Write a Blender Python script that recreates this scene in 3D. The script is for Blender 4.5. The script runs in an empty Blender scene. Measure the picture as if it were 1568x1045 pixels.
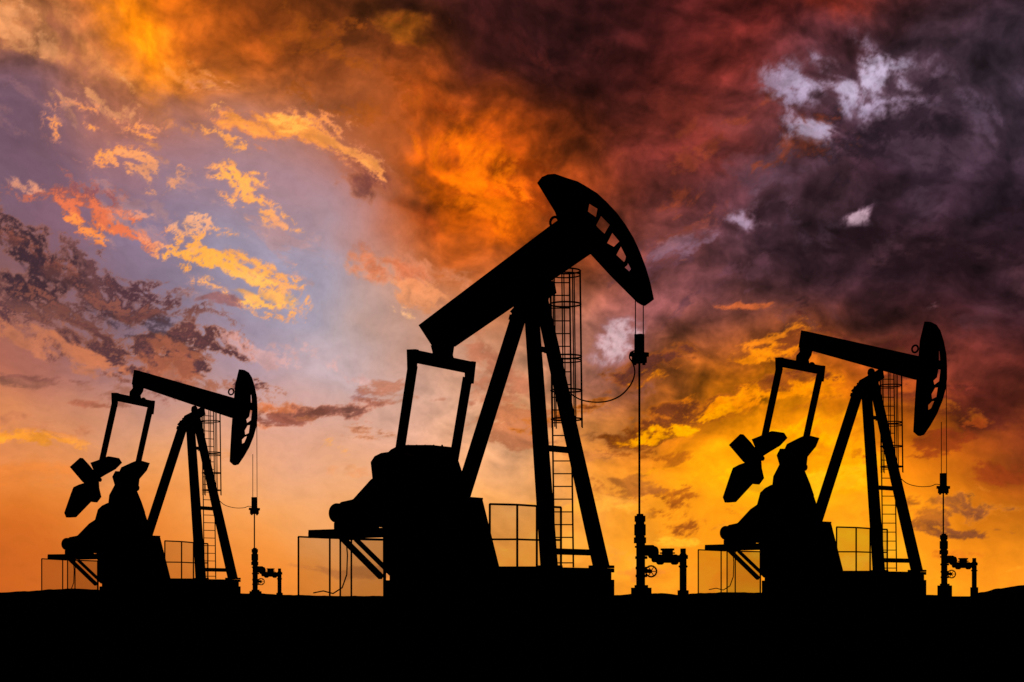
import bpy, bmesh, math, random
import numpy as np
from mathutils import Vector, noise as mnoise
random.seed(4)
TH=math.radians(37); C=math.cos(TH); S=math.sin(TH)
F=2745.0; D0=45.0; CX=784.0; HY=913.0; EYE=0.5; PM=F/D0

scene=bpy.context.scene
# ------------------------------------------------------------------ materials
def mat_basic(name,col,rough,scale,var=0.4,spec=0.1,metal=0.0):
    m=bpy.data.materials.new(name); m.use_nodes=True
    nt=m.node_tree; b=nt.nodes['Principled BSDF']
    tc=nt.nodes.new('ShaderNodeTexCoord'); n=nt.nodes.new('ShaderNodeTexNoise')
    n.inputs['Scale'].default_value=scale; n.inputs['Detail'].default_value=6
    nt.links.new(tc.outputs['Object'],n.inputs['Vector'])
    r=nt.nodes.new('ShaderNodeValToRGB')
    r.color_ramp.elements[0].color=[c*(1-var) for c in col]+[1]
    r.color_ramp.elements[1].color=[c*(1+var) for c in col]+[1]
    r.color_ramp.elements[0].position=.3; r.color_ramp.elements[1].position=.7
    nt.links.new(n.outputs['Fac'],r.inputs['Fac']); nt.links.new(r.outputs['Color'],b.inputs['Base Color'])
    b.inputs['Roughness'].default_value=rough; b.inputs['Metallic'].default_value=metal
    b.inputs['Specular IOR Level'].default_value=spec
    bp=nt.nodes.new('ShaderNodeBump'); bp.inputs['Strength'].default_value=.15
    nt.links.new(n.outputs['Fac'],bp.inputs['Height']); nt.links.new(bp.outputs['Normal'],b.inputs['Normal'])
    return m
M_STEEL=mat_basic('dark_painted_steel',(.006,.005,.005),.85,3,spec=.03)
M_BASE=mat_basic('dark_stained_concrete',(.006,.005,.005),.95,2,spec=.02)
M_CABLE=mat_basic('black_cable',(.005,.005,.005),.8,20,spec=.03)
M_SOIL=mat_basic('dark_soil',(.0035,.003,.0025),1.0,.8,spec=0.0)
M_MESH=bpy.data.materials.new('wire_mesh_screen'); M_MESH.use_nodes=True
nt=M_MESH.node_tree; b=nt.nodes['Principled BSDF']; b.inputs['Base Color'].default_value=(.02,.015,.01,1); b.inputs['Roughness'].default_value=.9
tr=nt.nodes.new('ShaderNodeBsdfTransparent'); mx=nt.nodes.new('ShaderNodeMixShader'); mx.inputs[0].default_value=.26
nt.links.new(tr.outputs[0],mx.inputs[1]); nt.links.new(b.outputs[0],mx.inputs[2]); nt.links.new(mx.outputs[0],nt.nodes['Material Output'].inputs[0])

# ------------------------------------------------------------------ geometry helpers (machine-local metres)
def P(px,py,y=0.0):
    k=(px-CX)/F
    x=(k*(D0+y*C)-y*S)/(C+k*S)
    d=D0-x*S+y*C
    return Vector((x,y,EYE+(HY-py)/F*d))
def R(p): return (979+(p[0]-1443)/.706, 870+(p[1]-876)/.706)

def frame(p,q):
    a=(q-p).normalized(); up=Vector((0,0,1)) if abs(a.z)<.95 else Vector((0,1,0))
    s=a.cross(up).normalized(); t=s.cross(a).normalized(); return a,s,t
def bar(bm,p,q,w,h=None,w2=None):
    p=Vector(p);q=Vector(q); h=h or w; w2=w2 or w
    a=(q-p).normalized(); s=Vector((0,1,0))
    if abs(a.y)>.9: s=Vector((1,0,0))
    t=a.cross(s).normalized(); s=t.cross(a).normalized()
    vs=[]
    for c,ww in ((p,w),(q,w2)):
        for i,j in ((-1,-1),(1,-1),(1,1),(-1,1)):
            vs.append(bm.verts.new(c+t*i*ww/2+s*j*h/2))
    for f in ((0,1,2,3),(7,6,5,4),(0,4,5,1),(1,5,6,2),(2,6,7,3),(3,7,4,0)): bm.faces.new([vs[i] for i in f])
def cyl(bm,p,q,r,n=10,r2=None):
    p=Vector(p);q=Vector(q); a,s,t=frame(p,q); r2=r if r2 is None else r2
    A=[];B=[]
    for i in range(n):
        an=2*math.pi*i/n; o=s*math.cos(an)+t*math.sin(an)
        A.append(bm.verts.new(p+o*r)); B.append(bm.verts.new(q+o*r2))
    for i in range(n):
        j=(i+1)%n; bm.faces.new((A[i],A[j],B[j],B[i]))
    bm.faces.new(A[::-1]); bm.faces.new(B)
def path(bm,pts,r,n=6):
    for a,b_ in zip(pts[:-1],pts[1:]): cyl(bm,a,b_,r,n)
def ring(bm,c,R_,r,u,v,n=20):
    c=Vector(c);pts=[c+u*R_*math.cos(2*math.pi*i/n)+v*R_*math.sin(2*math.pi*i/n) for i in range(n+1)]
    path(bm,pts,r,5)
def box(bm,x0,x1,y0,y1,z0,z1):
    vs=[bm.verts.new((x,y,z)) for x in(x0,x1) for y in(y0,y1) for z in(z0,z1)]
    for f in ((0,1,3,2),(4,6,7,5),(0,4,5,1),(2,3,7,6),(0,2,6,4),(1,5,7,3)): bm.faces.new([vs[i] for i in f])
def grow(lp,k,dx=0):
    cx=sum(p[0] for p in lp)/len(lp); cy=sum(p[1] for p in lp)/len(lp)
    return [(cx+dx+(p[0]-cx)*k,cy+(p[1]-cy)*k) for p in lp]
def ext(bm,outer,y,half,holes=(),shrink=False):
    outer=list(outer)
    if shrink:
        xs=[p[0] for p in outer]; cx=(min(xs)+max(xs))/2; hw=(max(xs)-min(xs))/2
        k=1-half*S*PM/hw
        outer=[(cx+(p[0]-cx)*k,p[1]) for p in outer]
    cu=bpy.data.curves.new('tmp','CURVE'); cu.dimensions='2D'; cu.fill_mode='BOTH'; cu.extrude=half
    for lp in [outer]+list(holes):
        sp=cu.splines.new('POLY'); sp.points.add(len(lp)-1)
        for i,p in enumerate(lp):
            v=P(p[0],p[1],y); sp.points[i].co=(v.x,v.z,0,1)
        sp.use_cyclic_u=True
    ob=bpy.data.objects.new('tmp',cu); scene.collection.objects.link(ob)
    dg=bpy.context.evaluated_depsgraph_get(); me=bpy.data.meshes.new_from_object(ob.evaluated_get(dg))
    vs=[bm.verts.new((v.co.x,y-v.co.z,v.co.y)) for v in me.vertices]
    for f in me.polygons:
        try: bm.faces.new([vs[i] for i in f.vertices])
        except ValueError: pass
    bpy.data.objects.remove(ob); bpy.data.curves.remove(cu); bpy.data.meshes.remove(me)

def fin(bm,name,parent,mat,bevel=0.0):
    bmesh.ops.recalc_face_normals(bm,faces=bm.faces)
    me=bpy.data.meshes.new(name); bm.to_mesh(me); bm.free(); me.materials.append(mat)
    ob=bpy.data.objects.new(name,me); scene.collection.objects.link(ob)
    if parent: ob.parent=parent
    if bevel:
        md=ob.modifiers.new('bevel','BEVEL'); md.width=bevel; md.segments=2; md.limit_method='ANGLE'
    return ob

# ------------------------------------------------------------------ pumpjack
def pumpjack(loc,rotz,pose):
    e=bpy.data.objects.new('oil_pumpjack',None); scene.collection.objects.link(e); e.empty_display_size=2
    N=bmesh.new
    # base skid
    bm=N(); xl=P(590,880,-1.15).x; xr=P(941,880,1.2).x; zt=P(870,870,0).z
    box(bm,xl,xr,-1.15,1.2,-.3,zt-.28)
    box(bm,xl+.05,xr-.02,-1.05,1.1,zt-.28,zt-.1); box(bm,xl,xr,-1.15,1.2,zt-.1,zt)
    fin(bm,'base_skid',e,M_BASE,.01)
    # gearbox pedestal
    bm=N(); y0,y1=-.8,.8
    a=P(586,825,y0).x; b_=P(739,763,y1); c=P(766,870,y1).x
    zb=b_.z-.02
    vs=[]
    for y in (y0,y1):
        for x,z in ((a,zt-.01),(c,zt-.01),(b_.x,zb),(a,zb)): vs.append(bm.verts.new((x,y,z)))
    for f in ((0,1,2,3),(7,6,5,4),(0,4,5,1),(1,5,6,2),(2,6,7,3),(3,7,4,0)): bm.faces.new([vs[i] for i in f])
    box(bm,b_.x-1.2,b_.x+.02,-.82,.8,zb-.02,zb+.03)
    fin(bm,'gearbox_pedestal',e,M_BASE,.01)
    # gearbox
    bm=N()
    ext(bm,[(592,700),(605,690),(622,683),(684,683),(694,698),(703,720),(712,757),(722,775),(722,815),(592,815),(577,790),(577,745)],0,.42,shrink=True)
    ext(bm,[(600,745),(640,740),(690,742),(700,765),(700,800),(600,800)],0,.62,shrink=True)
    cyl(bm,P(640,735,-1.0),P(640,735,1.0),.16,16)
    for i in range(5): cyl(bm,P(625+i*13,684,0),P(625+i*13,681,0),.03,6)
    fin(bm,'gearbox',e,M_STEEL,.02)
    # belt guard + motor
    bm=N()
    ext(bm,[(520,775),(527,769),(545,765),(572,735),(600,715),(650,760),(650,806),(590,808),(518,802)],-.2,.12)
    cyl(bm,P(522,786,-.2)+Vector((0,-.22,0)),P(522,786,-.2)+Vector((0,.1,0)),.262,24)
    cyl(bm,P(536,787,-.2)+Vector((0,.1,0)),P(536,787,-.2)+Vector((0,.5,0)),.25,24)
    q=P(545,800,.0); box(bm,q.x-.45,q.x+.5,-.4,.4,q.z-.25,q.z-.0)
    fin(bm,'electric_motor',e,M_STEEL,.03)
    # motor service platform
    bm=N(); 
    ya,yb=-.75,.75
    pz=P(530,812,0).z; xa=P(479,812,-.2).x; xb=P(590,812,0).x+.4
    box(bm,xa,xb,ya*.5,yb*.5,pz-.12,pz+.02)
    box(bm,xa+.35,xb,ya*.75,yb*.75,pz-.2,pz-.12)
    bar(bm,P(522,822,-.5),P(584,884,-.5),.13); bar(bm,P(545,826,.5),P(600,880,.5),.1)
    bar(bm,P(480,815,-.3),P(480,824,-.3),.3,.1)
    fin(bm,'motor_platform',e,M_STEEL)
    bm=N(); bs=N()
    def rail(pts,top,bot,mid=None,r=.026,bott=True):
        T=[P(px,t,y) for (px,y),t in zip(pts,top)]; B=[P(px,bb,y) for (px,y),bb in zip(pts,bot)]
        for a_,b2 in zip(T,B): cyl(bm,b2,a_,r,6)
        path(bm,T,r)
        if bott: path(bm,B,r)
        if mid:
            Mi=[P(px,m,y) for (px,y),m in zip(pts,mid)]; path(bm,Mi,r*.9)
        for i in range(len(T)-1):
            vs=[bs.verts.new(v) for v in (T[i],T[i+1],B[i+1],B[i])]; bs.faces.new(vs)
    rail([(457,-.9),(505,-.9),(588,-.9)],[822,824,826],[925,925,925],bott=False)
    rail([(521,.8),(538,.8),(590,.8)],[826,826,827],[925]*3,bott=False)
    rail([(750,-.95),(792,-.95),(822,-.95),(859,-.95)],[772,773,775,777],[869,869,869,869],[826,826,827,827],r=.03)
    path(bm,[P(*p,-.7) for p in ((480,908),(495,905),(510,909),(524,900),(531,880),(532,850),(530,826))],.018)
    fin(bm,'safety_railing',e,M_STEEL); fin(bs,'railing_mesh_screen',e,M_MESH)
    # samson post
    bm=N()
    foot_n=P(841,869,-1.02); foot_f=P(921,869,1.1); foot_b=P(708,760,.0)
    top_n=P(814,478,-.16); top_f=P(828,455,.16); top_b=P(799,470,0)
    bar(bm,foot_b,top_b,.33,.26,.30); bar(bm,foot_n,top_n,.36,.24,.29); bar(bm,foot_f,top_f,.35,.24,.26)
    for f_ in (foot_n,foot_f): box(bm,f_.x-.26,f_.x+.26,f_.y-.2,f_.y+.2,f_.z-.02,f_.z+.05)
    def L(a_,b2,py):
        z=EYE+(HY-py)/PM; t=(z-a_.z)/(b2.z-a_.z); return a_.lerp(b2,t)
    for py,w in ((540,.13),(692,.15),(847,.15)):
        bar(bm,L(foot_n,top_n,py),L(foot_f,top_f,py),w,.1)
    bar(bm,P(800,476,-.1),P(832,466,.1),.45,.5)
    ext(bm,[(785,478),(800,462),(803,455),(845,430),(848,448),(836,456),(834,470),(838,480),(800,492)],0,.12)
    cyl(bm,P(824,437,-.42),P(824,437,.42),.13,14)
    cyl(bm,P(783,482,0),P(781,490,0),.05,6)
    fin(bm,'samson_post',e,M_STEEL,.01)
    # ladder with cage
    bm=N(); yl=.35
    def lad(px,py): return P(px,py,yl)
    cyl(bm,lad(849,869),lad(843,418),.024,6); cyl(bm,lad(878,869),lad(872,418),.024,6)
    py=862
    while py>420:
        o=(869-py)/451*6
        cyl(bm,lad(849-o,py),lad(878-o,py),.016,5); py-=19.5
    u=Vector((1,0,0));v=Vector((0,1,0))
    hoops=[415,466,546,598,642]
    for hy in hoops:
        o=(650-hy)/240*3
        c0=lad(867-o+1,hy); ring(bm,c0,.385,.022,u,v,22)
        if hy in(415,546): ring(bm,c0+Vector((0,0,-.1)),.385,.018,u,v,22)
    for i in range(9):
        an=2*math.pi*i/9+.2; o=Vector((math.cos(an)*.385,math.sin(an)*.385,0))
        cyl(bm,lad(866,415)+o,lad(869,655)+o,.017,5)
    for py in (540,690,847): cyl(bm,lad(850,py),P(834,py,-.3),.02,5)
    fin(bm,'ladder',e,M_STEEL)
    # moving parts
    if pose=='up':
        T=lambda p:p; gk,gd=1.3,-1
        beam=[(646,499),(668,533),(676,531),(692,530),(902,386),(925,372),(900,330),(866,334),(846,348)]
        head=[(825,281),(832,272),(841,268),(852,267),(866,272),(882,277),(896,285),(912,295),(927,309),(942,325),(956,344),(968,364),(978,386),(987,410),(994,434),(999,458),(991,464),(985,468),(978,464),(938,424),(903,386),(862,352),(852,325)]
        holes=[[(903,313),(916,321),(914,332),(901,323)],[(921,332),(934,345),(927,357),(914,345)],[(938,357),(949,370),(942,377),(931,371)],[(952,377),(960,393),(958,402),(945,390)],[(962,400),(968,412),(965,416),(957,409)]]
        eye=(849,340); eq=[(632,545),(720,563)]; tail=[(665,530),(690,530),(688,543),(692,556),(664,552),(668,541)]
        pit=[((632,560),(612,692)),((716,578),(692,722))]
        nc=[[(571,708),(577,699),(587,694),(608,691),(640,700),(650,735),(640,770),(600,780),(575,745)]]
        fc=[[(655,692),(686,685),(695,692),(698,708),(694,722),(702,740),(690,750),(650,750)]]
        pin=[(612,715),(690,735)]
    else:
        T=R; gk,gd=1.1,-2.2
        beam=[(1232,508),(1228,534),(1310,556),(1403,581),(1415,580),(1415,546),(1395,542)]
        head=[(1416,491),(1423,491),(1431,495),(1437,504),(1442,520),(1446,540),(1447,558),(1447,578),(1445,594),(1440,612),(1432,632),(1422,650),(1412,665),(1406,667),(1399,661),(1400,640),(1402,605),(1404,578),(1407,545),(1409,520)]
        holes=[[(1437,534),(1441,537),(1442,550),(1437,549)],[(1436,564),(1442,566),(1440,582),(1431,589),(1429,581),(1434,576)],[(1431,593),(1438,592),(1436,606),(1427,611),(1426,602)],[(1426,614),(1433,612),(1428,624),(1421,628),(1421,619)],[(1420,632),(1425,629),(1421,637),(1417,640)]]
        eye=(1400,533); eq=[(1195,553),(1259,571)]; tail=[(1229,530),(1243,532),(1240,545),(1236,552),(1238,562),(1224,558),(1225,547),(1230,541)]
        pit=[((1195,562),(1172,672)),((1257,578),(1237,672))]
        nc=[[(1122,682),(1139,665),(1150,677),(1157,686),(1162,692),(1166,706),(1167,724),(1160,736),(1150,712),(1143,707)],
            [(1148,708),(1137,712),(1128,717),(1124,728),(1113,762),(1116,770),(1128,769),(1153,741),(1163,742),(1170,732),(1164,705)],
            [(1156,673),(1168,668),(1178,663),(1186,660),(1200,662),(1205,670),(1194,682),(1178,692),(1166,700),(1158,700),(1161,685)]]
        fc=[[(1207,690),(1210,683),(1227,674),(1238,669),(1254,673),(1249,686),(1233,706),(1232,722),(1240,742),(1246,760),(1236,790),(1200,790),(1187,760),(1190,732),(1199,714),(1195,700),(1200,690)]]
        pin=[(1162,701),(1232,718)]
    bm=N(); ext(bm,[T(p) for p in beam],0,.14)
    fin(bm,'walking_beam',e,M_STEEL,.01)
    bm=N(); ext(bm,[T(p) for p in head],0,.07,[[T(p) for p in grow(h,gk,gd)] for h in holes])
    ring(bm,P(*T(eye)),.125,.035,Vector((1,0,0)),Vector((0,0,1)),16)
    fin(bm,'horse_head',e,M_STEEL)
    # equalizer, lateral bar
    bm=N(); ye=1.22
    n_,f_=T(eq[0]),T(eq[1]); pn=P(*n_,-ye); pf=P(*f_,ye)
    bar(bm,(pn.x,-ye,pn.z),(pf.x,ye,pf.z),.28,.27)
    for q in (pn,pf):
        bar(bm,q+Vector((0,0,.16)),q+Vector((-.03,0,-.42)),.30,.14,.2)
    ext(bm,[T(p) for p in tail],0,.15)
    cyl(bm,P(*T(tail[4]),-.25)+Vector((.2,0,.0)),P(*T(tail[4]),.25)+Vector((.2,0,.0)),.12,12)
    fin(bm,'equalizer',e,M_STEEL,.01)
    bm=N()
    for (a_,b2),y,pp in zip(pit,(-ye,ye),pin):
        pa=P(*T(a_),y); pb=P(*T(b2),y); 
        bar(bm,pa,pb,.2,.16,.19); pc=P(*T(pp),y); bar(bm,pb,pc,.2,.16)
        cyl(bm,pc+Vector((0,-.1,0)),pc+Vector((0,.1,0)),.14,14)
        cyl(bm,pc,Vector((pc.x,pc.y*.75,pc.z)),.09,10)
    fin(bm,'pitman_arms',e,M_STEEL)
    bm=N()
    for pl in nc: ext(bm,[T(p) for p in pl],-.95,.09)
    for pl in fc: ext(bm,[T(p) for p in pl],.95,.09)
    fin(bm,'crank_counterweights',e,M_STEEL,.01)
    # bridle, carrier bar, rod
    bm=N()
    if pose=='up':
        cyl(bm,P(973,455),P(973,515),.014,6); cyl(bm,P(985,462),P(985,515),.014,6)
        t0=512; 
    else:
        cyl(bm,P(*R((1447.5,585)),.0),P(*R((1448,725))),.014,6); cyl(bm,P(*R((1440,645))),P(*R((1440,725))),.014,6)
        t0=R((0,724))[1]
    p=lambda x,y:P(x,y+t0-512)
    bar(bm,p(979,512),p(979,541),.19,.15); bar(bm,p(979,540),p(979,556),.30,.2); cyl(bm,p(972,548),p(972,559),.04,8); cyl(bm,p(986,548),p(986,559),.04,8)
    bar(bm,p(966,543),p(992,543),.1,.1)
    cyl(bm,p(979,541),P(979,800),.026,8)
    fin(bm,'bridle_and_polished_rod',e,M_CABLE)
    bm=N()
    if pose=='up': pts=[(870,598),(878,606),(892,613),(912,616),(932,614),(950,606),(963,593),(970,580),(972,568),(969,556),(964,548),(966,540),(973,537)]
    else: pts=[R(q) for q in [(1379,733),(1386,739),(1396,743),(1410,745),(1424,744),(1432,741),(1438,742)]]
    out=[]
    for i in range(len(pts)-1):
        p0=Vector(pts[max(i-1,0)]);p1=Vector(pts[i]);p2=Vector(pts[i+1]);p3=Vector(pts[min(i+2,len(pts)-1)])
        for k in range(4):
            t=k/4; out.append(.5*((2*p1)+(p2-p0)*t+(2*p0-5*p1+4*p2-p3)*t*t+(3*p1-p0-3*p2+p3)*t**3))
    out.append(Vector(pts[-1]))
    path(bm,[P(q[0],q[1],0) for q in out],.018 if pose=='up' else .014,6)
    fin(bm,'load_cell_cable',e,M_CABLE)
    e.location=loc; e.rotation_euler=(0,0,rotz)
    # wellhead (own object, stands in the ground under the horse head)
    w=bpy.data.objects.new('wellhead',None); scene.collection.objects.link(w)
    bm=N()
    def vc(x,ya,yb,rp,n=14): cyl(bm,P(x,yb),P(x,ya),rp/PM,n)
    vc(980,787,791,5);vc(980,790,799,8);vc(980,798,805,6.5);vc(980,803,820,8.5);vc(980,818,824,7);vc(980,823,832,9)
    vc(981,832,897,6.5);vc(981,836,839,8.5);vc(982,852,856,9);vc(982,868,872,8.5);vc(982,880,884,8.5);vc(982,896,901,10);vc(982,900,940,15)
    def hc(y,xa,xb,rp): cyl(bm,P(xa,y),P(xb,y),rp/PM,12)
    hc(843,984,1000,8);hc(846,996,1004,9);hc(856,1000,1044,5);hc(857,1008,1014,7.5);hc(857,1030,1036,7.5)
    vc(1022,842,850,8);vc(1022,840,843,10);vc(1022,850,862,8);vc(1022,846,848,11)
    vc(1046,848,940,5);vc(1046,840,849,4);vc(1046,850,856,7);vc(1046,866,869,6.5);vc(1046,904,940,8)
    cyl(bm,P(985,874),P(997,875,-.02),.05,8)
    ux,uz=Vector((.8,.6,0)),Vector((0,0,1)); cc=P(997,875,-.05)
    ring(bm,cc,.13,.022,ux,uz,18)
    for i in range(3):
        an=i*math.pi/3; d=ux*math.cos(an)*.13+uz*math.sin(an)*.13; cyl(bm,cc-d,cc+d,.012,5)
    fin(bm,'valve_stack',w,M_STEEL,.004)
    w.location=loc; w.rotation_euler=(0,0,rotz)

def place(pxo,k,dz,pose):
    Y=D0/k; X=(pxo-CX)/F*Y
    pumpjack((X,Y,dz),-TH-math.atan(X/Y),pose)
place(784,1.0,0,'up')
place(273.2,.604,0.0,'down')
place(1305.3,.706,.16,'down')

# ------------------------------------------------------------------ ground
prof=[(-600,903),(-200,906),(0,907.5),(40,905),(80,903),(115,901.5),(150,903.5),(220,905),(290,907.5),(330,906.5),(380,909),(450,911),(540,913),(700,912),(940,911.5),(985,909),(1015,908),(1040,910.5),(1075,908.5),(1120,907.5),(1165,908),(1300,911),(1420,911),(1480,914),(1505,907),(1530,902),(1568,897),(1700,888),(2000,893),(2600,905)]
def pf(px):
    if px<=prof[0][0]: return prof[0][1]
    for (a,ya),(b_,yb) in zip(prof[:-1],prof[1:]):
        if px<=b_:
            t=(px-a)/(b_-a); t=t*t*(3-2*t); return ya+(yb-ya)*t
    return prof[-1][1]
azs=[math.radians(-20+40*i/1400) for i in range(1400)]+[math.radians(20+320*i/200) for i in range(200)]
rs=[0.5,2,5,9,14,20,28,38,50,62,75,90,115,150,200,250,300,340,375,400,420,440,460,490,540,620,750,1000,1500,2500,4500,9000]
bm=bmesh.new(); rows=[]
RX,RY=(1305.3-784)/F*D0/.706, D0/.706
for r in rs:
    row=[]
    for a in azs:
        x,y=r*math.sin(a),r*math.cos(a)
        z=.05*mnoise.noise(Vector((x*.15,y*.15,0)))-.03
        z+=.17*math.exp(-((x-RX)**2+(y-RY)**2)/120)
        if r>200:
            px=CX+F*math.tan(a) if abs(a)<1.2 and math.cos(a)>0 else -600
            hh=EYE+(HY-pf(px))/F*420
            n1=mnoise.noise(Vector((x*.05,y*.05,3)))*.22+mnoise.noise(Vector((x*.3,y*.3,7)))*.12+mnoise.noise(Vector((x*.9,y*.9,1)))*.07
            bmp=math.exp(-((r-420)/90)**2)
            z+=(hh+n1)*bmp
        row.append(bm.verts.new((x,y,z)))
    rows.append(row)
n=len(azs)
for i in range(len(rs)-1):
    for j in range(n):
        k=(j+1)%n; bm.faces.new((rows[i][j],rows[i][k],rows[i+1][k],rows[i+1][j]))
bm.faces.new(rows[0])
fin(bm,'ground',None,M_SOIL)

# ------------------------------------------------------------------ sky dome: procedural clouds over azimuth / elevation
STEP=.0006
azf=np.arange(math.radians(-19.5),math.radians(19.5),STEP)
azc=np.linspace(math.radians(19.5),math.radians(340.5),170)
az=np.concatenate([azf,azc])
elf=np.arange(math.radians(-.6),math.radians(20.0),STEP)
elc=np.linspace(math.radians(20.0),math.radians(89.5),60)
el=np.concatenate([elf,elc])
azw=np.where(az>math.pi,az-2*math.pi,az)
X,Y=np.meshgrid(CX+F*azw,HY-F*el)
X=X.astype(np.float32);Y=Y.astype(np.float32)
NR=len(elf)
def toXY(px,py):
    a=math.atan((px-CX)/F); return CX+F*a, HY-F*math.atan((HY-py)/F*math.cos(a))
rng=np.random.default_rng(11)
perm=np.tile(rng.permutation(512),3).astype(np.int32)
ga=rng.random(512)*2*np.pi; GX=np.cos(ga).astype(np.float32); GY=np.sin(ga).astype(np.float32)
def perlin(x,y,seed):
    xi=np.floor(x);yi=np.floor(y);fx=(x-xi).astype(np.float32);fy=(y-yi).astype(np.float32)
    xi=(xi.astype(np.int32)+seed*37)&511; yi=(yi.astype(np.int32)+seed*91)&511
    x1=(xi+1)&511;y1=(yi+1)&511
    u=fx*fx*fx*(fx*(fx*6-15)+10);v=fy*fy*fy*(fy*(fy*6-15)+10)
    def g(ix,iy,dx,dy):
        h=perm[perm[ix]+iy]&511; return GX[h]*dx+GY[h]*dy
    a=g(xi,yi,fx,fy);b=g(x1,yi,fx-1,fy);c=g(xi,y1,fx,fy-1);d=g(x1,y1,fx-1,fy-1)
    a=a+u*(b-a);c=c+u*(d-c);return a+v*(c-a)
def fbm(x,y,wl,octv,rough,seed,ang=0,an=1.0,billow=0):
    r=0;amp=1
    for i in range(octv):
        t=math.radians(ang+(i%3-1)*9);c,s=math.cos(t),math.sin(t)
        k=2.03**i; aa=1+(an-1)*(.8**i)
        n=perlin((x*c+y*s)/(wl*aa)*k+17.3*i,(-x*s+y*c)/wl*k-9.1*i,seed+i)
        if billow: n=(1-billow)*n+billow*(.42-1.7*np.abs(n)) 
        r=r+amp*n; amp*=rough
    r=r-r[:NR].mean(); return r/r[:NR].std()
wx=fbm(X,Y,330,3,.5,1);wy=fbm(X,Y,330,3,.5,5)
wx2=fbm(X,Y,80,3,.5,9,20,1.6);wy2=fbm(X,Y,80,3,.5,14,20,1.6)
X1=X+wx*20+wx2*5;Y1=Y+wy*18+wy2*5
X2=X+wx*8+wx2*3;Y2=Y+wy*7+wy2*3
Tx={}
Tx['a']=fbm(X2,Y2,110,8,.6,21,20,1.5,.25)
Tx['s']=fbm(X2,Y2,50,7,.64,31,27,2.4,.15)
Tx['p']=fbm(X2,Y2,44,6,.68,41,18,1.7,.45)
Tx['h']=fbm(X2,Y2,44,7,.62,51,-4,3.2,.1)
Tx['r']=fbm(X2,Y2,60,7,.62,61,-24,2.4,.1)
def ss(v,a,b):
    t=np.clip((v-a)/(b-a),0,1);return t*t*(3-2*t)
def hx(h): return np.array([int(h[i:i+2],16)/255 for i in (0,2,4)],np.float32)
grid=['b55a20 c0651f e87a12 b5561e 8a4420 562a20 46241e 3e1c1a 3c1a1c 481e1e 682622 822e24 682c28 4a2a30 482a34',
'b87048 b06a48 e08028 c8641e a04c1c 723a1c 56281c 441c1a 441c1c 50201e 6a2622 7a3030 52343e 48343e 4c3644',
'74525c 8a6060 b87058 b07050 a86038 8c441e 98441a 662a1c 5a241c 64261e 7a302a 705060 58424e 42323c 403440',
'745868 8c6870 a07074 a07880 b08074 a85c34 c45a1c c8560f 883a1c 6a2c24 783630 4c3038 3e2a36 3c2a36 3a2a38',
'7c6476 8a6474 8e7486 9a8490 a88490 b47468 b8541f d06010 883a1c 6a3230 643e48 462c36 442c36 3c2834 382632',
'7c5c68 86606e 86788e 928498 a09098 b89090 c4683c c0581e 8a4426 603634 503640 442c36 402932 3e2630 3c242c',
'a06858 80646c 807080 92889c 9c98a8 b0a09e bc8468 c07a50 a87468 6c404a 6a3c3a 503038 482a32 482832 44262d',
'b06450 a06c6c 98808c a88c98 b49ca4 bca8ac c49888 bc8868 a0685c 8a4c34 a8581c 9c4a1c 783826 642d28 582928',
'cc8458 c88868 c09080 c89888 cc9c90 c89c8c c89c88 c8946c c07c44 a8581c f08c10 f09010 c86014 723022 6a2b22',
'd88450 d88c58 dc9c6c e0a078 dca080 d8a084 d8a080 dca070 e08c38 ec8e1c ffa814 ffa816 f48e18 c46014 98481c',
'd47830 dc8038 e49048 e89c58 e8a468 e4a46c e8a868 eca45c f0a040 f49c28 fc9c1c ffa420 fc9e26 e88a20 cc7c20',
'c46428 cc6c2c d07430 dc8034 e48838 e48c40 e49048 ec983e f29c34 f4982c f8942a fc9a28 fc9c28 f49628 e88c2a']
G=np.array([[hx(c) for c in r.split()] for r in grid],np.float32)
def bs(t): return ((1-t)**3/6,(3*t**3-6*t*t+4)/6,(-3*t**3+3*t*t+3*t+1)/6,t**3/6)
gx=np.clip(X1/112,-.99,15.9);gy=np.clip(Y1/80,-.99,12.9)
ix=np.floor(gx).astype(int);iy=np.floor(gy).astype(int);bx=bs(gx-ix);by=bs(gy-iy)
col=np.zeros(X.shape+(3,),np.float32)
for j in range(4):
    for i in range(4):
        w_=(bx[i]*by[j])[...,None].astype(np.float32)
        col+=w_*G[np.clip(iy+j-1,0,11),np.clip(ix+i-1,0,14)]
nrow,ncol=X.shape
colX=CX+F*azw; rowY=HY-F*el
def region(x,y,rx,ry,ang,soft,mg=2.3):
    x,y=toXY(x,y); m=mg*max(rx,ry)+70
    cs=np.where(np.abs(colX-x)<m)[0]; rw=np.where(np.abs(rowY-y)<m)[0]
    c0,c1,r0,r1=cs[0],cs[-1]+1,rw[0],rw[-1]+1
    if c1-c0!=len(cs): c0,c1=0,ncol
    sl=(slice(r0,r1),slice(c0,c1))
    xx=(X1 if soft else X2)[sl]-x; yy=(Y1 if soft else Y2)[sl]-y
    th=math.radians(ang);c,s=math.cos(th),math.sin(th)
    return sl,np.sqrt(((xx*c+yy*s)/rx)**2+((-xx*s+yy*c)/ry)**2)
def blob(x,y,rx,ry,ang,h,al=.8,k=1.0,w=.6,t='a',soft=0,edge=None):
    sl,r=region(x,y,rx,ry,ang,soft)
    r=r*.7+.3*r*r
    tx=Tx[t][sl]
    v=1.05-r+.2*k*tx*np.clip(2.0-r,0,1)
    a=(al*ss(v,0,w*1.2))[...,None]
    cc=hx(h)
    if edge: cc=hx(edge)+(cc-hx(edge))*ss(v,.25,1.15)[...,None]
    cc=cc*(1+.04*tx[...,None])
    col[sl]=col[sl]*(1-a)+cc*a
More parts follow.
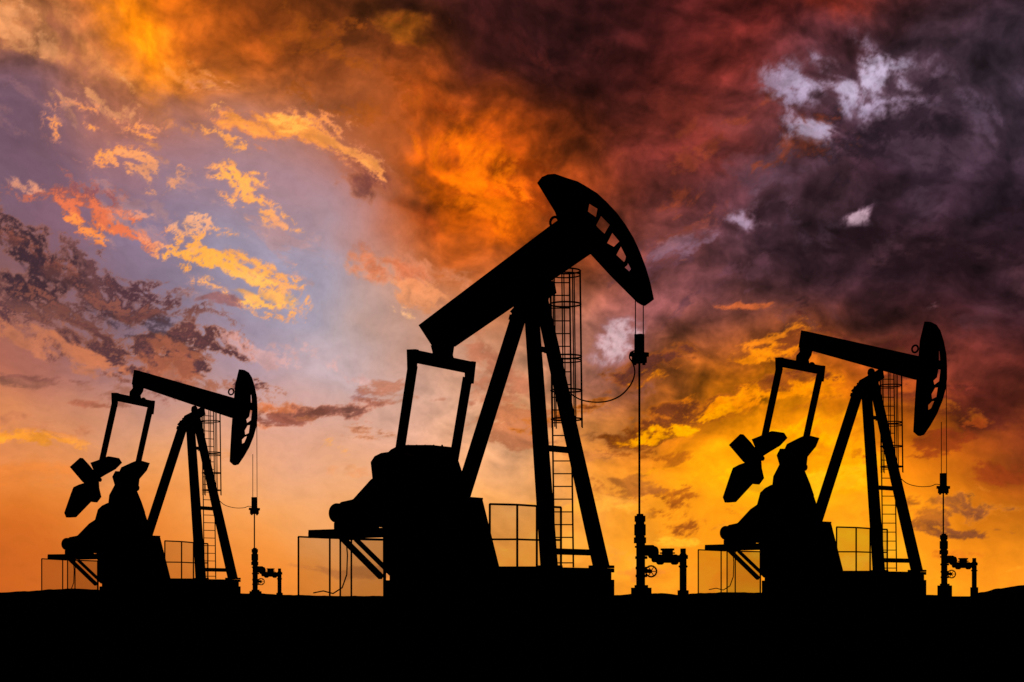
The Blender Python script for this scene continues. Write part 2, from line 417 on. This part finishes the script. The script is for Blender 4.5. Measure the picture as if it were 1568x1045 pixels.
def sheet(x,y,rx,ry,ang,h,al,cov,t,edge=None,w=1.1):
    # broken sheet of cloud: texture threshold rises towards the rim
    sl,r=region(x,y,rx,ry,ang,0,1.9)
    cov=cov+.3
    tx=Tx[t][sl]; v=tx+cov-1.5*r*r-.3*r
    a=(al*ss(v,-.35,-.35+w*1.15))[...,None]
    cc=hx(h)
    if edge: cc=hx(edge)+(cc-hx(edge))*ss(v,.0,1.5)[...,None]
    cc=cc*(1+.05*np.clip(Tx['p'][sl],-2.5,1.2)[...,None])
    col[sl]=col[sl]*(1-a)+cc*a
B0=[
(240,30,170,70,35,'f08614',.8,.6,1.0,'s',1),(290,110,40,90,15,'e08840',.4,1,.9,'s',1),(60,60,160,50,20,'d08a50',.5,1.6,.8,'s',0),
(50,200,130,100,0,'6c5262',.7,.6,1,'a',1),(800,50,330,115,20,'38191a',.95,.6,1.0,'a',1),(930,150,260,80,18,'50221c',.6,.8,1,'a',1),
(730,240,120,70,20,'e86a10',.85,.9,1.0,'s',1),(770,310,120,70,10,'d46010',.8,.9,1.0,'a',1),(600,80,70,28,35,'c06c20',.75,1,.9,'s',1),(650,160,60,90,-35,'a04818',.6,1,1,'s',1),
(575,268,75,30,10,'744038',.75,1.4,.7,'a',0,'b06040'),(660,330,70,40,30,'b04c20',.7,1.4,.8,'a',0),(1240,20,150,40,0,'8c301f',.6,1,1,'a',1),(1010,245,130,50,10,'6c2c26',.6,1.2,.9,'a',1),
(1400,90,90,60,0,'44303a',.7,1.2,.9,'a',0),(1430,240,200,90,8,'382833',.8,1,.9,'a',1),(1420,400,240,90,0,'3a242b',.8,1,1,'a',1),(1250,300,120,60,0,'463038',.6,1.2,.9,'a',1),
(430,430,150,90,20,'9c94a8',.7,.6,1,'a',1),(220,300,130,70,10,'86768e',.6,.8,1,'a',1),(530,560,120,60,0,'bcaab2',.5,.8,1,'a',1)]
SH=[
(1350,250,360,190,-18,'5c4452',.5,-.6,'a'),(1400,450,300,130,0,'5a383e',.45,-.6,'a'),(1330,200,300,120,-15,'2e2029',.6,-.6,'r'),(1400,380,300,120,-8,'2f1c24',.6,-.6,'h'),
(1510,110,110,100,10,'6c586c',.6,-.6,'a'),(1120,250,220,110,-22,'9c482e',.6,-.6,'r'),(1060,400,170,90,-20,'6c4450',.6,-.4,'r'),(1100,320,150,60,-25,'a04e3a',.55,-.6,'r'),
(1260,140,155,74,-12,'a491aa',.9,.45,'a','78606e',1.5),(1290,125,100,45,-12,'b8aabf',.75,.25,'a',None,1.6),(1225,205,60,34,0,'a898ae',.85,.4,'a','80606c',1.4),(1130,345,80,38,-25,'a890a6',.85,.35,'a','74505c',1.4),(1070,375,90,22,-12,'8a6878',.7,-.1,'r'),(1318,326,32,20,0,'c8a8b4',.85,.2,'a','806070',1.4),(1135,470,70,8,3,'d06a3a',.8,.1,'h'),(1500,482,110,18,4,'80585c',.6,-.1,'h'),(1110,388,80,12,-14,'b45c3a',.7,-.1,'r'),
(1000,140,300,110,15,'7c3024',.25,-.7,'a'),(680,150,180,100,35,'8c3e1a',.45,-.6,'s'),(730,270,170,100,15,'f47c12',.6,-.4,'a'),(780,250,160,110,20,'86320f',.5,-.7,'s'),(500,100,180,90,35,'a8561c',.5,-.5,'s'),(560,270,90,50,15,'7c4640',.75,0,'a','b06848'),(640,380,110,60,-20,'a8583c',.6,-.3,'a'),
# left orange
(110,110,190,50,27,'dc9868',.65,-.1,'s'),(190,205,120,50,10,'f49a4c',.9,.15,'p','c88068'),(240,255,70,45,40,'dc9468',.8,.0,'p'),(60,190,90,60,20,'946a6c',.5,-.2,'s'),(290,150,60,110,8,'e08c50',.5,-.3,'s'),
(450,205,170,48,20,'f49a4c',.9,.3,'s','d08060'),(440,195,120,26,18,'ffae56',.75,.0,'p'),(350,240,60,34,45,'f29e54',.85,.2,'p'),(365,285,62,36,48,'faaa58',.9,.25,'p','d89070'),(405,335,60,24,32,'f4a25e',.85,.15,'p'),(540,240,70,20,30,'ec9854',.8,.15,'s'),
(130,310,120,48,12,'84505a',.85,.3,'p','b46a58'),(155,335,130,42,16,'dc744c',.85,.1,'p'),(150,352,80,18,18,'f0904c',.8,.1,'p'),(36,282,40,10,5,'e09878',.85,.2,'s'),(296,345,45,18,5,'eca87c',.85,.1,'p'),(245,328,50,12,8,'d89478',.75,.0,'p'),
(350,420,150,52,24,'f4a452',.9,.2,'p','d09478'),(345,430,100,30,24,'fdb766',.7,.0,'p'),(300,400,70,34,15,'f2a04c',.8,.1,'p'),(425,466,90,14,17,'f2ac64',.85,.15,'s'),(300,350,260,130,20,'cc9488',.35,-.7,'s'),(600,470,50,10,20,'f4b884',.85,.0,'s'),
(650,415,140,60,-12,'cc7450',.8,.1,'a','d89070'),(640,450,110,30,8,'e09264',.75,0,'s'),(760,560,140,90,-15,'b0684c',.65,-.3,'a'),(780,650,120,60,-5,'b86c48',.7,-.3,'h'),
# dark bank left
(120,465,260,80,25,'563840',.95,1.2,'p','a06450',1.6),(50,415,120,60,32,'46313a',.9,.9,'p','946054',1.4),(230,530,190,56,18,'5c3c40',.95,1.0,'p','b87050',1.5),(130,420,160,40,26,'a85c46',.65,-.4,'s'),(160,480,220,60,24,'8e5448',.55,-.5,'p'),(170,470,200,50,24,'42303a',.6,-.3,'s'),(230,550,210,46,16,'b4684a',.7,-.3,'s'),(60,520,150,40,18,'c47a58',.7,-.2,'s'),
(328,465,48,10,-3,'946464',.85,.2,'h'),(30,573,90,16,3,'905a50',.8,.1,'h'),(95,595,110,20,5,'a06856',.75,0,'h'),(118,616,36,11,3,'b06850',.8,.1,'h'),
(45,676,100,20,4,'f29a3a',.9,.2,'h'),(60,655,150,22,5,'c47c58',.7,-.2,'h'),(200,690,160,20,4,'d89058',.5,-.3,'h'),
(425,622,110,34,8,'c86c40',.85,.2,'h','d89070'),(430,640,80,14,4,'84504a',.7,0,'h'),(430,545,180,30,14,'d8a49c',.6,-.2,'s'),
(520,597,120,20,5,'986c68',.8,.1,'h'),(560,632,140,30,8,'7c4c42',.9,.25,'h','c07860'),(590,658,120,20,4,'70443a',.9,.25,'h','c07850'),(650,600,120,26,4,'b07058',.75,.0,'h'),(490,685,50,12,4,'f0a450',.85,.1,'h'),(560,702,70,12,4,'eca45c',.75,-.1,'h'),(560,725,140,14,3,'d89060',.5,-.3,'h'),
# sunset right
(935,512,85,42,-35,'c8acb2',.85,.1,'a','946870',1.4),(940,590,110,40,-6,'6a4040',.8,.1,'a','a06048'),(1050,560,170,34,-6,'68362c',.85,.2,'h','a85820'),(900,660,80,30,0,'a0643c',.6,-.2,'h'),
(1060,625,210,50,-4,'743a20',.9,.4,'h','c06818'),(1000,665,110,30,0,'804018',.8,.2,'h'),
(1160,528,110,18,-13,'ee8822',.85,.2,'h'),(1130,556,180,22,-10,'f68e18',.9,.1,'h'),(1060,600,130,14,-3,'ee8418',.85,.0,'h'),(1200,612,190,34,-9,'fc9410',.9,.1,'h'),(1250,585,130,24,-8,'8a4420',.75,-.2,'h'),
(1420,560,240,80,8,'662c26',.7,.0,'h'),(1400,640,200,30,5,'c06818',.6,-.4,'h'),(1480,690,200,50,6,'983f1c',.75,-.1,'h'),(1380,600,180,30,3,'a04c20',.5,-.4,'h'),
(1150,668,200,40,0,'ffa60e',.9,.3,'h'),(1140,735,170,44,8,'ffb218',.9,.2,'h',None,1.5),(1040,695,130,26,2,'a4581a',.8,.0,'h'),(1200,640,160,20,-4,'b4601a',.6,-.4,'h'),
(1080,785,130,42,7,'98501c',.95,.45,'h','e08820',1.3),(1040,762,90,18,8,'b0601c',.8,0,'h'),(1120,810,80,16,10,'ffb838',.6,-.2,'h',None,1.5),(940,742,110,28,8,'b0682e',.8,.05,'h'),(900,775,120,26,3,'ffb048',.6,-.1,'h'),(1060,828,130,12,4,'ffbc3c',.6,-.2,'h'),(880,700,110,30,0,'c87c44',.6,-.2,'h'),
(1530,778,150,32,-3,'8c5030',.95,.4,'h','d88028'),(1500,806,130,16,0,'844a30',.85,.1,'h'),(1300,790,260,40,-2,'e88820',.5,-.5,'h'),(1300,860,330,26,0,'ffac38',.5,-.4,'h'),(900,850,200,24,0,'ffac48',.5,-.4,'h'),(1480,845,120,12,0,'d87824',.7,-.1,'h'),(600,870,200,14,0,'c47a48',.5,-.3,'h'),(980,872,120,12,0,'dc8438',.6,-.2,'h'),(1250,742,160,30,-4,'ffb828',.5,-.2,'h',None,1.5),
]
for q in B0: blob(*q)
blob(1290,720,130,72,0,'ffa814',.9,1.2,1,'h',1)
blob(1530,630,150,60,6,'682a20',.85,1.6,.9,'h',0)
blob(30,745,80,30,0,'d87c38',.5,2.0,.9,'h',1)
d=fbm(X2,Y2,230,6,.52,71,18,1.5,.35); d2=fbm(X2+12,Y2+19,230,6,.52,71,18,1.5,.35)
rl=d-d2; rl/=rl[:NR].std()
cm=np.clip(ss(X1,520,760)+.7*ss(-Y1,-270,-90),0,1)*(1-.8*ss(Y1,560,760))
cm*=1-.85*np.exp(-((X1-680)/190)**2-((Y1-500)/130)**2)
g=1+cm*(.14*rl+.08*Tx['a'])
col*=np.clip(g,.5,1.6)[...,None]
for q in SH: sheet(*q)
fine=fbm(X2,Y2,24,5,.68,81,15,1.8,.2)
fm=(.012+.022*cm)*(1-.5*ss(Y1,700,850))
col*=(1+fm*fine)[...,None]
# contrast and saturation of a clear sunset
col=np.clip(col,0,1)
lum=(col*np.array([.3,.55,.15],np.float32)).sum(-1,keepdims=True)
col=np.clip(lum+(col-lum)*1.10,0,1)
lum2=np.clip(lum,0,1); gain=(lum2+.75*(lum2-.46)*lum2*(1-lum2))/np.maximum(lum2,.02)
col=np.clip(col*gain,0,1)
lin=np.where(col<=.04045,col/12.92,((col+.055)/1.055)**2.4)
# dusk falls off away from the sunset and overhead
AZ,EL=np.meshgrid(azw,el)
dk=(.015+.985*ss(np.cos(AZ),-.1,.8))*(1-.9*ss(EL,math.radians(24),math.radians(55)))
lin=lin*dk[...,None]
RD=8500.0
vx=RD*np.cos(EL)*np.sin(AZ);vy=RD*np.cos(EL)*np.cos(AZ);vz=RD*np.sin(EL)
co_=np.stack([vx,vy,vz],-1).reshape(-1,3).astype(np.float32)
idx=np.arange(nrow*ncol).reshape(nrow,ncol); nx=np.roll(idx,-1,axis=1)
quads=np.stack([idx[:-1],idx[1:],nx[1:],nx[:-1]],-1).reshape(-1,4).astype(np.int32)
me=bpy.data.meshes.new('sky'); me.vertices.add(len(co_)); me.vertices.foreach_set('co',co_.ravel())
me.loops.add(quads.size); me.loops.foreach_set('vertex_index',quads.ravel())
me.polygons.add(len(quads)); me.polygons.foreach_set('loop_start',np.arange(0,quads.size,4,dtype=np.int32))
me.update(calc_edges=True)
ca=me.color_attributes.new('cloud_colour','FLOAT_COLOR','POINT')
ca.data.foreach_set('color',np.concatenate([lin.reshape(-1,3),np.ones((len(co_),1))],1).astype(np.float32).ravel())
sk=bpy.data.objects.new('sky',me); scene.collection.objects.link(sk)
m=bpy.data.materials.new('sunset_clouds'); m.use_nodes=True; nt=m.node_tree; nt.nodes.clear()
at=nt.nodes.new('ShaderNodeAttribute'); at.attribute_name='cloud_colour'
em=nt.nodes.new('ShaderNodeEmission'); ou=nt.nodes.new('ShaderNodeOutputMaterial')
nt.links.new(at.outputs['Color'],em.inputs[0]); nt.links.new(em.outputs[0],ou.inputs[0])
try: m.cycles.emission_sampling='NONE'
except Exception: pass
me.materials.append(m)

SUN_AZ=math.radians(8); SUN_EL=math.radians(1.5)
world=bpy.data.worlds.new('World'); scene.world=world; world.use_nodes=True
nt=world.node_tree; bg=nt.nodes['Background']
sky=nt.nodes.new('ShaderNodeTexSky'); sky.sky_type='NISHITA'; sky.sun_disc=False; sky.sun_elevation=SUN_EL; sky.sun_rotation=SUN_AZ
nt.links.new(sky.outputs[0],bg.inputs[0]); bg.inputs[1].default_value=.02
# sun, almost set, behind the cloud bank
sl=bpy.data.lights.new('sun','SUN'); sl.energy=.15; sl.angle=math.radians(.5); sl.color=(1,.6,.3)
so=bpy.data.objects.new('sun',sl); scene.collection.objects.link(so)
d=Vector((math.sin(SUN_AZ)*math.cos(SUN_EL),math.cos(SUN_AZ)*math.cos(SUN_EL),math.sin(SUN_EL)))
so.rotation_euler=(-d).to_track_quat('-Z','Y').to_euler()

cam=bpy.data.cameras.new('camera'); co=bpy.data.objects.new('camera',cam); scene.collection.objects.link(co)
co.location=(0,0,EYE); co.rotation_euler=(math.radians(90),0,0)
cam.sensor_width=36; cam.lens=36*F/1568; cam.shift_y=(HY-522.3)/1568; cam.clip_end=20000
scene.camera=co
scene.view_settings.view_transform='Standard'; scene.view_settings.look='None'; scene.view_settings.exposure=0
